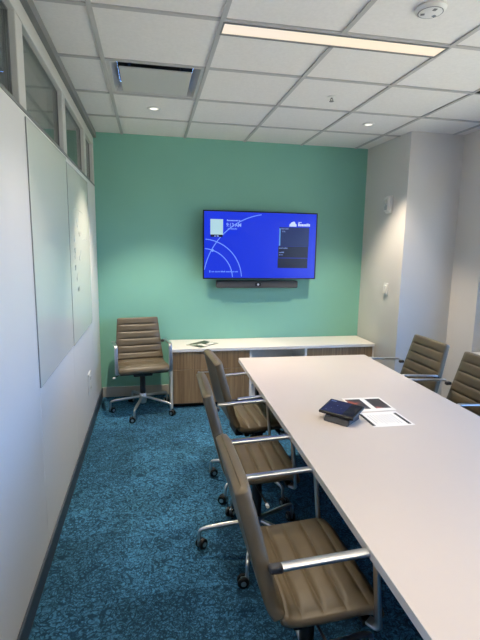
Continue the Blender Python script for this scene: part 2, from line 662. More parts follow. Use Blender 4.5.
def linear_lamp(x0, x1, y0, label, group, watt):
    t = thing('ceiling_light', label, 'ceiling light', ((x0 + x1) / 2, y0 + 0.066, H), 0, group)
    hx = (x1 - x0) / 2
    bm = bmesh.new()
    box(bm, -hx, hx, -0.066, -0.056, -0.011, -0.0005)
    box(bm, -hx, hx, 0.056, 0.066, -0.011, -0.0005)
    box(bm, -hx, -hx + 0.008, -0.056, 0.056, -0.011, -0.0005)
    box(bm, hx - 0.008, hx, -0.056, 0.056, -0.011, -0.0005)
    obj('housing_frame', bm, M['trim_grey'], t)
    obj('lamp_diffuser', B(-hx + 0.008, hx - 0.008, -0.056, 0.056, -0.006, -0.0015), M['lamp'], t)
    ld = bpy.data.lights.new('strip_lamp', 'AREA')
    ld.shape = 'RECTANGLE'
    ld.size = 2 * hx - 0.03
    ld.size_y = 0.10
    ld.energy = watt
    ld.spread = rad(100)
    ld.color = (1.0, 0.87, 0.70)
    lo = bpy.data.objects.new('strip_lamp', ld)
    COL.objects.link(lo)
    lo.parent = t
    lo.location = (0, 0, -0.008)
    return t


linear_lamp(LX0, LX1, FY0 + 0.012, 'long glowing recessed strip light in the tiled ceiling', 'strip lights in the tiled ceiling', 8.5)
linear_lamp(LX0, LX1, FY0 - 3 * S + 0.012, 'added out-of-view strip light over the near half of the table', 'strip lights in the tiled ceiling', 8.5)  # invented lamp, out of view, added for more light on the table
linear_lamp(XL - 1.7, XL - 0.5, 3.1, 'added unseen strip light in the passage ceiling behind the partition glazing', 'strip lights in the tiled ceiling', 60.0)  # no such lamp is seen; added to brighten the glazing band


def downlight(x, y, label, watt):
    t = thing('downlight', label, 'downlight', (x, y, H), 0, 'round recessed downlights')
    bm = bmesh.new()
    lathe(bm, (0, 0, 0), [(0.034, -0.0005), (0.052, -0.0005), (0.054, -0.005), (0.047, -0.010), (0.034, -0.008), (0.034, -0.0005)])
    obj('trim_ring', bm, M['white_plastic'], t, smooth=True)
    bm = bmesh.new()
    lathe(bm, (0, 0, 0), [(0, -0.004), (0.034, -0.004), (0.034, -0.001), (0, -0.001)])
    obj('lens', bm, M['down'], t)
    ld = bpy.data.lights.new('downlight_beam', 'SPOT')
    ld.energy = watt
    ld.color = (1.0, 0.86, 0.68)
    ld.spot_size = rad(88)
    ld.spot_blend = 0.6
    ld.shadow_soft_size = 0.018
    lo = bpy.data.objects.new('downlight_beam', ld)
    COL.objects.link(lo)
    lo.parent = t
    lo.location = (0, 0, -0.03)
    return t


DX0, DX1 = 0.046, 1.872
DY = 3.835
downlight(DX0, DY, 'small round lit downlight beyond the square air diffuser', 185)
downlight(DX1, DY, 'small round lit downlight near the white column', 138)
downlight(DX0, DY - 3 * S, 'round lit downlight over the aisle beside the glass boards', 38)
downlight(DX0, DY - 6 * S, 'round lit downlight over the near end of the aisle', 40)

# square air diffuser
dx, dy = GX0 + S / 2, GY4 - 2.5 * S
t = thing('air_diffuser', 'square white air diffuser with a flat plate set in the ceiling', 'air diffuser', (dx, dy, H))
h0, h1, z1 = S / 2 - 0.012, 0.236, 0.055
bm = bmesh.new()
outer = [(-h0, -h0), (h0, -h0), (h0, h0), (-h0, h0)]
mid = [(-0.272, -0.272), (0.272, -0.272), (0.272, 0.272), (-0.272, 0.272)]
inn = [(-h1, -h1), (h1, -h1), (h1, h1), (-h1, h1)]
R0 = [bm.verts.new((x, y, -0.001)) for x, y in outer]
R1 = [bm.verts.new((x, y, -0.001)) for x, y in mid]
R2 = [bm.verts.new((x, y, z1)) for x, y in inn]
R3 = [bm.verts.new((x, y, z1 + 0.004)) for x, y in mid]
R4 = [bm.verts.new((x, y, 0.004)) for x, y in outer]
for A, Bq in ((R0, R1), (R1, R2), (R2, R3), (R3, R4), (R4, R0)):
    for i in range(4):
        j = (i + 1) % 4
        bm.faces.new((A[i], A[j], Bq[j], Bq[i]))
obj('diffuser_frame', bm, M['diff_plate'], t)
obj('duct_neck', B(-h1, h1, -h1, h1, z1 + 0.002, z1 + 0.03), M['slot_black'], t)
bm = bmesh.new()
box(bm, -0.220, 0.220, -0.220, 0.220, -0.012, -0.002, bevel=0.003)
obj('diffuser_plate', bm, M['diff_plate'], t)
for sx in (-1, 1):
    for sy in (-1, 1):
        obj('hanger', B(sx * 0.16 - 0.008, sx * 0.16 + 0.008, sy * 0.16 - 0.008, sy * 0.16 + 0.008, -0.003, z1 + 0.004), M['black_metal'], t)

# black slot vent
t = thing('slot_vent', 'black linear slot vent in the ceiling by the window wall', 'vent', (2.50, GY4 - 3 * S - 0.044, H))
obj('vent_slot', B(-0.314, 0.31, -0.034, 0.031, -0.009, -0.0005), M['slot_black'], t)
bm = bmesh.new()
box(bm, -0.315, 0.315, -0.040, -0.034, -0.005, -0.0005)
box(bm, 0.310, 0.315, -0.034, 0.031, -0.005, -0.0005)
obj('vent_frame', bm, M['tbar'], t)

# smoke detector
t = thing('smoke_detector', 'round white smoke detector on the ceiling tile', 'smoke detector', (1.245, 2.005, H))
bm = bmesh.new()
lathe(bm, (0, 0, 0), [(0, -0.0005), (0.066, -0.0005), (0.068, -0.008), (0.062, -0.017), (0.045, -0.023), (0, -0.025)])
obj('detector_body', bm, M['white_plastic'], t, smooth=True)
for a in (30, 150, 270):
    m4 = Matrix.Rotation(rad(a), 4, 'Z')
    bm = bmesh.new()
    box(bm, 0.024, 0.042, -0.008, 0.008, -0.0255, -0.018, bevel=0.002, mtx=m4)
    obj('sensor_opening', bm, M['trim_grey'], t)
bm = bmesh.new()
lathe(bm, (0, 0, 0), [(0.052, -0.0215), (0.055, -0.0205), (0.052, -0.0185), (0.049, -0.0205), (0.052, -0.0215)])
obj('vent_ring', bm, M['trim_grey'], t, smooth=True)

# sprinkler
t = thing('sprinkler', 'small metal sprinkler head hanging from the ceiling tile', 'sprinkler', (1.285, 3.235, H))
bm = bmesh.new()
lathe(bm, (0, 0, 0), [(0, -0.0005), (0.032, -0.0005), (0.028, -0.007), (0.012, -0.010), (0, -0.010)])
obj('escutcheon', bm, M['white_plastic'], t, smooth=True)
bm = bmesh.new()
cyl(bm, (0, 0, 0), 0.007, -0.017, -0.008, 12)
for s in (-1, 1):
    tube(bm, round_path([(s * 0.005, 0, -0.016), (s * 0.011, 0, -0.022), (0, 0, -0.032)], 0.004), 0.0022, 6)
obj('sprinkler_frame', bm, M['trim_grey'], t, smooth=True)
bm = bmesh.new()
cyl(bm, (0, 0, 0), 0.016, -0.035, -0.032, 16)
obj('deflector', bm, M['trim_grey'], t)

# ------------------------------------------------------------------ glass boards on the partition
def glass_board(y0, y1, z0, z1, label, chamfer=0.0):
    t = thing('glass_board', label, 'glass whiteboard', (XL, (y0 + y1) / 2, z0), 0, 'glass writing boards on the partition')
    hy, hz = (y1 - y0) / 2, z1 - z0
    c = chamfer
    poly = [(-hy, 0), (hy - c, 0), (hy, c), (hy, hz), (-hy, hz)]
    if c == 0:
        poly = [(-hy, 0), (hy, 0), (hy, hz), (-hy, hz)]
    bm = bmesh.new()
    prism(bm, poly, 0.0005, 0.005)
    for v in bm.verts:
        v.co = Vector((v.co.z, v.co.x, v.co.y))
    obj('board_glass', bm, M['glassboard'], t)
    bm = bmesh.new()
    n = len(poly)
    e = 0.003
    ctr = Vector((0, hz / 2))
    for i in range(n):
        a, b = Vector(poly[i]), Vector(poly[(i + 1) % n])
        d = (b - a).normalized()
        nrm = Vector((d.y, -d.x))
        q = [a, b, b + nrm * e, a + nrm * e]
        vs = [bm.verts.new((x, p.x, p.y)) for x in (0.0005, 0.0055) for p in q]
        for f in ((0, 1, 2, 3), (7, 6, 5, 4), (0, 4, 5, 1), (1, 5, 6, 2), (2, 6, 7, 3), (3, 7, 4, 0)):
            bm.faces.new([vs[k] for k in f])
    obj('board_edge', bm, M['board_edge'], t)
    return t


glass_board(2.206, 3.155, 0.915, 2.13, 'clean glass writing board hung on the white partition')
gb = glass_board(3.175, 4.16, 0.905, 2.11, 'glass writing board with faint marker scribbles near the green wall', 0.03)
# faint handwriting left on the second board


def stroke(y, z, ln, kind):
    pts = []
    for k in range(9):
        u = k / 8
        if kind == 'line':
            pts.append((0.0060, y + ln * u, z + 0.006 * sin(u * 5)))
        elif kind == 'tick':
            pts.append((0.0060, y + ln * u, z + ln * (abs(u - .35) * 1.5)))
        else:
            pts.append((0.0060, y + ln * u, z + 0.02 * sin(u * 14)))
    sweep(bm, [Vector(p) for p in pts], circle_prof(0.0014, 5), (1, 0, 0))


for (y, z, ln, kd) in ((-0.30, 0.93, 0.5, 'line'), (-0.2, 0.80, 0.12, 'tick'), (-0.12, 0.76, 0.1, 'wave'), (0.05, 0.72, 0.3, 'line'),
                       (-0.33, 0.70, 0.05, 'tick'), (-0.33, 0.64, 0.05, 'wave'), (-0.33, 0.58, 0.05, 'tick'), (-0.12, 0.56, 0.08, 'tick'),
                       (-0.33, 0.52, 0.04, 'wave'), (-0.28, 0.42, 0.06, 'tick'), (-0.24, 0.36, 0.07, 'wave')):
    bm = bmesh.new()
    stroke(y, z, ln, kd)
    obj('marker_scribble', bm, M['marker'], gb)

# ------------------------------------------------------------------ small wall fittings
t = thing('power_outlet', 'white power outlet cover low on the white partition', 'power outlet', (XL, 3.845, 0.435))
obj('cover_plate', B(0.0005, 0.010, -0.075, 0.075, -0.09, 0.09, bevel=0.003), M['white_plastic'], t)
for s in (-1, 1):
    sf = obj('socket_face', B(0.009, 0.014, -0.045, 0.045, s * 0.042 - 0.026, s * 0.042 + 0.026, bevel=0.003), M['white_plastic'], t)
    for q in (-1, 1):
        obj('socket_slot', B(0.0135, 0.0146, q * 0.016 - 0.003, q * 0.016 + 0.003, s * 0.042 - 0.010, s * 0.042 + 0.010), M['seam'], sf)

t = thing('alarm_strobe', 'white wall alarm strobe high on the column', 'alarm', (XC - 0.010, 4.235, 2.03))
obj('strobe_back_box', B(-0.022, -0.0005, -0.055, 0.055, -0.085, 0.085, bevel=0.008), M['white_plastic'], t)
bm = bmesh.new()
box(bm, -0.048, -0.0215, -0.042, 0.042, -0.07, 0.07, bevel=0.010)
obj('strobe_cover', bm, M['white_plastic'], t)
bm = bmesh.new()
lathe(bm, (0, 0, 0), [(0, 0.018), (0.014, 0.016), (0.024, 0.008), (0.026, 0.0), (0, 0.0)], 20)
for v in bm.verts:
    v.co = Vector((-0.0475 - v.co.z, v.co.x, v.co.y + 0.022))
obj('strobe_lens', bm, M['diff_plate'], t, smooth=True)
bm = bmesh.new()
for k in range(4):
    box(bm, -0.0495, -0.0475, -0.022, 0.022, -0.052 + k * 0.011, -0.047 + k * 0.011)
obj('sounder_grille', bm, M['trim_grey'], t)

t = thing('wall_switch', 'small white wall control on the column below the alarm strobe', 'wall control', (XC - 0.010, 4.20, 1.19))
obj('switch_plate', B(-0.010, -0.0005, -0.038, 0.038, -0.06, 0.06, bevel=0.003), M['white_plastic'], t)
obj('switch_rocker', B(-0.026, -0.0095, -0.022, 0.022, -0.045, 0.042, bevel=0.004), M['white_plastic'], t)

# ------------------------------------------------------------------ wall television
TX0, TX1, TZ0, TZ1, TY = 0.526, 1.742, 1.257, 1.952, D - 0.13
TWd, THt = TX1 - TX0, TZ1 - TZ0
tv = thing('television', 'large flat television showing a blue screen on the green wall', 'television', (TX0, TY, TZ0))
bz = 0.012
bm = bmesh.new()
box(bm, 0, TWd, 0.0, 0.02, 0, bz, bevel=0.002)
box(bm, 0, TWd, 0.0, 0.02, THt - bz, THt, bevel=0.002)
box(bm, 0, bz, 0.0, 0.02, bz, THt - bz)
box(bm, TWd - bz, TWd, 0.0, 0.02, bz, THt - bz)
obj('bezel', bm, M['black_plastic'], tv)
bm = bmesh.new()
box(bm, 0.003, TWd - 0.003, 0.019, 0.036, 0.003, THt - 0.003, bevel=0.003)
box(bm, 0.2, TWd - 0.2, 0.034, 0.066, 0.08, THt - 0.2, bevel=0.01)
obj('rear_housing', bm, M['black_plastic'], tv)
bm = bmesh.new()
box(bm, 0.35, 0.87, 0.120, 0.1295, 0.2, 0.45)
for s in (0.42, 0.80):
    box(bm, s - 0.02, s + 0.02, 0.064, 0.122, 0.18, 0.47)
obj('wall_bracket', bm, M['black_metal'], tv)
scr = obj('screen', B(bz, TWd - bz, 0.004, 0.018, bz, THt - bz), M['tv_blue'], tv)


def slab(bm, u0, u1, v0, v1, d=0.0036):
    box(bm, u0, u1, d, 0.0042, v0, v1)


def arc(bm, cu, cv, r, w=0.0042, n=96, amin=0.0):
    run = []
    for i in range(n + 1):
        a = 2 * pi * i / n
        p = (cu + r * cos(a), cv + r * sin(a))
        ok = bz + 0.002 < p[0] < TWd - bz - 0.002 and bz + 0.002 < p[1] < THt - bz - 0.002
        ok = ok and a >= amin
        if ok:
            run.append(a)
        if (not ok or i == n) and len(run) > 1:
            vs = []
            for q in run:
                for rr, d in ((r - w, 0.0036), (r + w, 0.0036), (r + w, 0.0042), (r - w, 0.0042)):
                    vs.append(bm.verts.new((cu + rr * cos(q), d, cv + rr * sin(q))))
            for k in range(len(run) - 1):
                for e in range(4):
                    f = (e + 1) % 4
                    bm.faces.new((vs[4 * k + e], vs[4 * k + f], vs[4 * k + 4 + f], vs[4 * k + 4 + e]))
            bm.faces.new(vs[:4])
            bm.faces.new(vs[-4:])
            run = []
        elif not ok:
            run = []


bm = bmesh.new()
arc(bm, 0.718, -0.045, 0.716, n=160, amin=rad(98))
arc(bm, 0.0, 0.0, 0.405)
arc(bm, 0.0, 0.0, 0.310)
for k in range(1):
    cu, cv, rr = 0.098, 0.292, 0.014
    a = [bm.verts.new((cu + rr * cos(2 * pi * i / 16), 0.0033, cv + rr * sin(2 * pi * i / 16))) for i in range(16)]
    b = [bm.verts.new((v.co.x, 0.0042, v.co.z)) for v in a]
    bm.faces.new(a)
    for i in range(16):
        bm.faces.new((a[i], a[(i + 1) % 16], b[(i + 1) % 16], b[i]))
obj('screen_arcs', bm, M['tv_line'], scr)


def words_bar(bm, u0, u1, v, h, n=6, seed=1):
    """a line of lettering too small to read: letter-sized strokes"""
    rnd = random.Random(seed)
    u = u0
    while u < u1 - 0.003:
        w = rnd.uniform(0.006, 0.011) * h / 0.014
        w = min(w, u1 - u)
        hh = h * rnd.choice((0.72, 0.72, 1.0, 0.8))
        slab(bm, u, u + w, v, v + hh, 0.0032)
        u += w + 0.0028
        if rnd.random() < 0.16:
            u += 0.006


obj('code_card', (lambda b: (slab(b, 0.075, 0.205, 0.452, 0.606, 0.0034), b)[1])(bmesh.new()), M['tv_pale'], scr)
bm = bmesh.new()
slab(bm, 0.078, 0.202, 0.428, 0.452, 0.0034)
obj('code_caption', bm, M['tv_dark'], scr)
bm = bmesh.new()
words_bar(bm, 0.115, 0.165, 0.432, 0.014, seed=4)
obj('caption_lettering', bm, M['tv_letter'], scr)
bm = bmesh.new()
words_bar(bm, 0.245, 0.385, 0.590, 0.015, seed=5)
obj('small_lettering', bm, M['tv_letter'], scr)
bm = bmesh.new()
words_bar(bm, 0.255, 0.350, 0.507, 0.014, seed=6)
obj('faint_lettering', bm, M['tv_line'], scr)
bm = bmesh.new()
words_bar(bm, 0.090, 0.365, 0.070, 0.014, seed=7)
slab(bm, 0.066, 0.078, 0.067, 0.088, 0.0032)
obj('faint_lettering', bm, M['tv_line'], scr)

cu = bpy.data.curves.new('clock_text', 'FONT')
cu.body = '9:13 AM'
cu.size = 0.052
cu.extrude = 0.0004
cu.offset = 0.0004
tmp = bpy.data.objects.new('clock_text', cu)
COL.objects.link(tmp)
dg = bpy.context.evaluated_depsgraph_get()
me = bpy.data.meshes.new_from_object(tmp.evaluated_get(dg))
bpy.data.objects.remove(tmp)
wmax = max(v.co.x for v in me.vertices)
for v in me.vertices:
    v.co = Vector((0.238 + v.co.x * 0.155 / wmax, 0.0036 - v.co.z, 0.535 + v.co.y))
me.materials.append(M['tv_letter'])
o = bpy.data.objects.new('clock_lettering', me)
COL.objects.link(o)
o.parent = scr

obj('agenda_panel', (lambda b: (slab(b, 0.800, 1.128, 0.345, 0.542, 0.0036), b)[1])(bmesh.new()), M['tv_navy'], scr)
bm = bmesh.new()
slab(bm, 0.794, 1.124, 0.225, 0.344, 0.0036)
slab(bm, 0.792, 1.122, 0.118, 0.222, 0.0036)
obj('agenda_list', bm, M['tv_dark'], scr)
bm = bmesh.new()
slab(bm, 0.801, 0.815, 0.352, 0.530, 0.0032)
obj('agenda_accent', bm, M['tv_accent'], scr)
bm = bmesh.new()
words_bar(bm, 0.822, 0.900, 0.520, 0.015, seed=11)
obj('agenda_lettering', bm, M['tv_soft'], scr)
bm = bmesh.new()
words_bar(bm, 0.836, 0.866, 0.492, 0.014, seed=12)
obj('agenda_lettering', bm, M['tv_soft'], scr)
bm = bmesh.new()
words_bar(bm, 0.802, 0.896, 0.320, 0.014, seed=13)
obj('agenda_lettering', bm, M['tv_soft'], scr)
bm = bmesh.new()
words_bar(bm, 0.804, 0.860, 0.275, 0.014, seed=14)
words_bar(bm, 0.804, 0.845, 0.252, 0.012, seed=15)
obj('agenda_lettering', bm, M['tv_soft'], scr)
# cloud emblem and the name beside it
bm = bmesh.new()
for (cx, cz, rr) in ((0.945, 0.578, 0.020), (0.925, 0.567, 0.014), (0.968, 0.567, 0.016), (0.955, 0.588, 0.014)):
    a = [bm.verts.new((cx + rr * 1.15 * cos(2 * pi * i / 18), 0.0030 + 0.0001 * rr, cz + rr * sin(2 * pi * i / 18))) for i in range(18)]
    b = [bm.verts.new((v.co.x, 0.0042, v.co.z)) for v in a]
    bm.faces.new(a)
    for i in range(18):
        bm.faces.new((a[i], a[(i + 1) % 18], b[(i + 1) % 18], b[i]))
slab(bm, 0.908, 0.986, 0.551, 0.566, 0.0030)
obj('cloud_emblem', bm, M['tv_white'], scr)
bm = bmesh.new()
words_bar(bm, 1.006, 1.044, 0.590, 0.012, seed=21)
u = 1.004
for (w, hh) in ((.017, .030), (.012, .022), (.020, .022), (.013, .022), (.013, .022), (.013, .028), (.006, .030), (.013, .024)):
    slab(bm, u, u + w, 0.556, 0.556 + hh, 0.0030)
    u += w + 0.0032
obj('emblem_lettering', bm, M['tv_white'], scr)

# video bar
vb = thing('video_bar', 'dark grey conference video bar mounted below the television', 'video bar', (1.118, D - 0.10, 1.198))
obj('bar_body', B(-0.442, 0.442, 0.0, 0.0995, -0.038, 0.038, bevel=0.012, seg=3), M['grey_fabric'], vb, smooth=True)
obj('camera_window', B(-0.034, 0.034, -0.004, 0.004, -0.018, 0.018, bevel=0.004), M['black_plastic'], vb)
bm = bmesh.new()
lathe(bm, (0, 0, 0), [(0, 0.003), (0.010, 0.002), (0.012, 0.0), (0, 0.0)], 18)
for v in bm.verts:
    v.co = Vector((v.co.x, -0.0038 - v.co.z, v.co.y))
obj('camera_lens', bm, M['chrome'], vb, smooth=True)

# ------------------------------------------------------------------ credenza
CX0, CX1, CY0, CY1, CZ = 0.176, 2.316, 4.30, D - 0.014, 0.602
cr = thing('credenza', 'long low wood and white credenza against the green wall', 'credenza', (CX0, CY0, 0))
W, Dp = CX1 - CX0, CY1 - CY0
obj('credenza_top', B(-0.004, W, -0.012, Dp, CZ - 0.03, CZ, bevel=0.002), M['white_lam'], cr)
obj('end_panel', B(0, 0.022, 0, Dp, 0.0, CZ - 0.03), M['white_lam'], cr)
obj('end_panel', B(W - 0.022, W, 0, Dp, 0.0, CZ - 0.03), M['white_lam'], cr)
n0, n1 = 0.80, 1.38
obj('divider_panel', B(n0 - 0.011, n0 + 0.011, 0, Dp - 0.02, 0.06, CZ - 0.03), M['white_lam'], cr)
obj('divider_panel', B(n1 - 0.011, n1 + 0.011, 0, Dp - 0.02, 0.06, CZ - 0.03), M['white_lam'], cr)
obj('back_panel', B(0.022, W - 0.022, Dp - 0.02, Dp, 0.06, CZ - 0.03), M['white_lam'], cr)
obj('bottom_panel', B(0.022, W - 0.022, 0.02, Dp - 0.02, 0.06, 0.08), M['white_lam'], cr)
obj('plinth', B(0.03, W - 0.03, 0.06, 0.08, 0.0, 0.06), M['black_metal'], cr)
obj('niche_shelf', B(n0 + 0.011, n1 - 0.011, 0.03, Dp - 0.02, 0.30, 0.318), M['white_lam'], cr)


def front(x0, x1, z0, z1, name, hx=None):
    d = obj(name, B(x0 + 0.002, x1 - 0.002, -0.004, 0.016, z0 + 0.0015, z1 - 0.0015, bevel=0.0012, seg=1), M['wood'], cr)
    if hx is not None:
        bm = bmesh.new()
        box(bm, hx - 0.085, hx + 0.085, -0.034, -0.024, z1 - 0.026, z1 - 0.016, bevel=0.003)
        for s in (-1, 1):
            box(bm, hx + s * 0.07 - 0.005, hx + s * 0.07 + 0.005, -0.026, -0.003, z1 - 0.025, z1 - 0.017)
        obj('handle', bm, M['chrome'], d)
    return d


front(0.022, n0 - 0.011, 0.392, CZ - 0.032, 'drawer')
front(0.022, n0 - 0.011, 0.046, 0.390, 'drawer', 0.345)
xm = (n1 + 0.011 + W - 0.022) / 2
front(n1 + 0.011, W - 0.022, 0.392, CZ - 0.032, 'drawer')
front(n1 + 0.011, W - 0.022, 0.046, 0.390, 'drawer', xm)

# magazine on the credenza
mg = thing('magazine', 'open printed magazine lying on the white credenza top', 'magazine', (0.508, 4.475, CZ), rad(42))
obj('page_stack', B(-0.14, 0.14, -0.10, 0.10, 0.0006, 0.004), M['paper'], mg)
obj('cover_print', B(-0.14, 0.14, -0.10, 0.10, 0.004, 0.0048), M['mag'], mg)
bm = bmesh.new()
box(bm, -0.06, 0.0, -0.085, 0.02, 0.0046, 0.0052)
box(bm, 0.03, 0.125, -0.07, -0.02, 0.0046, 0.0052)
obj('print_panel', bm, M['paper'], mg)

# ------------------------------------------------------------------ conference table
TL_, TWi = 3.05, 1.044
ang = -math.atan(0.0222)
ux, uy = Vector((sin(-ang), cos(-ang), 0)), Vector((cos(-ang), -sin(-ang), 0))
farl = Vector((0.657, 3.335, 0))
tc = farl + uy * (TWi / 2) - ux * (TL_ / 2)
tb_ = thing('conference_table', 'long white conference table with dark base', 'table', (tc.x, tc.y, 0), ang)
hw, hl = TWi / 2, TL_ / 2


def rrect(hx, hy, r, n=5):
    out = []
    for cx, cy, a0 in ((hx - r, hy - r, 0), (-hx + r, hy - r, 90), (-hx + r, -hy + r, 180), (hx - r, -hy + r, 270)):
        for k in range(n + 1):
            a = rad(a0 + 90 * k / n)
            out.append((cx + r * cos(a), cy + r * sin(a)))
    return out


bm = bmesh.new()
prism(bm, rrect(hw - 0.0015, hl - 0.0015, 0.012), TT - 0.028, TT)
obj('tabletop', bm, M['table_lam'], tb_)
bm = bmesh.new()
o_, i_ = rrect(hw, hl, 0.013), rrect(hw - 0.0016, hl - 0.0016, 0.0118)
rings = [[bm.verts.new((x, y, z)) for x, y in p] for p, z in ((o_, TT - 0.029), (o_, TT - 0.0008), (i_, TT - 0.0002), (i_, TT - 0.029))]
for k in range(4):
    A, Bq = rings[k], rings[(k + 1) % 4]
    for i in range(len(A)):
        j = (i + 1) % len(A)
        bm.faces.new((A[i], A[j], Bq[j], Bq[i]))
obj('edge_band', bm, M['edge'], tb_)
bm = bmesh.new()
box(bm, -hw + 0.12, -hw + 0.16, -hl + 0.12, hl - 0.12, TT - 0.075, TT - 0.028)
box(bm, hw - 0.16, hw - 0.12, -hl + 0.12, hl - 0.12, TT - 0.075, TT - 0.028)
for y in (-hl + 0.12, -0.02, hl - 0.16):
    box(bm, -hw + 0.16, hw - 0.16, y, y + 0.04, TT - 0.075, TT - 0.028)
obj('apron_frame', bm, M['black_metal'], tb_)
obj('light_block_panel', B(-0.012, 0.012, -hl + 0.16, hl - 0.16, 0.03, TT - 0.075), M['black_metal'], tb_)  # unseen panel added to keep window light from under the table
for sx in (-1, 1):
    for sy in (-1, 1):
        bm = bmesh.new()
        cx, cy = sx * (hw - 0.14), sy * (hl - 0.15)
        box(bm, cx - 0.03, cx + 0.03, cy - 0.03, cy + 0.03, 0.012, TT - 0.028, bevel=0.004)
        box(bm, cx - 0.036, cx + 0.036, cy - 0.036, cy + 0.036, 0.0, 0.013, bevel=0.003)
        obj('leg', bm, M['black_metal'], tb_)

# ------------------------------------------------------------------ things on the table
# touch panel on its wedge stand
v1 = Vector((0.918 - 0.818, 2.166 - 2.024, 0))
tp = thing('touch_panel', 'dark touch panel on a wedge stand on the white table', 'touch panel', (0.933, 2.022, TT), 0)
e1 = Vector((0.123, -0.147, 0)).normalized()      # along the lower edge
e2 = Vector((e1.y * -1, e1.x, 0))                  # away from the viewer
tp.rotation_euler = (0, 0, math.atan2(e1.y, e1.x))
tl = Matrix.Translation((-0.004, 0.006, 0.050)) @ Matrix.Rotation(rad(11), 4, 'X')
bm = bmesh.new()
box(bm, -0.094, 0.094, -0.068, 0.068, -0.007, 0.007, bevel=0.004, mtx=tl)
obj('panel_case', bm, M['black_plastic'], tp)
bm = bmesh.new()
box(bm, -0.086, 0.030, -0.060, 0.060, 0.0066, 0.0074, mtx=tl)
s1 = obj('panel_screen', bm, M['tab_blue'], tp)
bm = bmesh.new()
box(bm, 0.030, 0.086, -0.060, 0.060, 0.0066, 0.0074, mtx=tl)
obj('screen_sidebar', bm, M['tab_dark'], s1)
for (a, b, c, d) in ((-0.080, -0.052, 0.044, 0.054), (-0.030, -0.026, 0.01, 0.016), (-0.05, -0.046, -0.02, -0.016), (0.0, 0.004, -0.01, -0.006), (-0.066, -0.062, -0.045, -0.04)):
    bm = bmesh.new()
    box(bm, a, b, c, d, 0.0072, 0.0078, mtx=tl)
    obj('screen_mark', bm, M['tab_line'], s1)
bm = bmesh.new()
prof = [(-0.078, 0.001), (0.055, 0.001), (0.055, 0.056), (-0.056, 0.028)]
a = [bm.verts.new((-0.062, y, z)) for y, z in prof]
b = [bm.verts.new((0.072, y, z)) for y, z in prof]
bm.faces.new(a)
bm.faces.new(b)
for i in range(4):
    j = (i + 1) % 4
    bm.faces.new((a[i], a[j], b[j], b[i]))
bmesh.ops.bevel(bm, geom=list(bm.edges), offset=0.004, segments=2, affect='EDGES')
obj('wedge_stand', bm, M['dark_plastic'], tp)

# leaflet with two printed photographs
lf = thing('leaflet', 'white leaflet with two dark printed photos behind the touch panel', 'leaflet', (1.175, 2.205, TT), rad(-2))
obj('leaflet_page', B(-0.115, 0.112, -0.105, 0.108, 0.0005, 0.0014), M['paper'], lf)
obj('printed_photo', B(-0.106, -0.018, -0.070, 0.085, 0.0013, 0.0018), M['photo_dark'], lf)
obj('printed_photo', B(0.012, 0.100, -0.066, 0.082, 0.0013, 0.0018), M['photo_dark'], lf)
# instruction sheet
sh = thing('instruction_sheet', 'white instruction sheet with two black bars beside the touch panel', 'paper sheet', (1.160, 1.990, TT), rad(0))
obj('sheet_page', B(-0.112, 0.108, -0.094, 0.094, 0.0005, 0.0012), M['paper'], sh)
obj('black_bar', B(-0.110, -0.094, -0.076, 0.082, 0.0011, 0.0016), M['ink'], sh)
obj('black_bar', B(0.080, 0.096, -0.078, 0.070, 0.0011, 0.0016), M['ink'], sh)
bm = bmesh.new()
rnd = random.Random(9)
for k in range(9):
    x = -0.075 + k * 0.016
    y1 = 0.062 - rnd.uniform(0, 0.01)
    box(bm, x, x + 0.004, -0.07 + rnd.uniform(0, 0.05), y1, 0.0011, 0.0015)
obj('print_lines', bm, M['ink_grey'], sh)


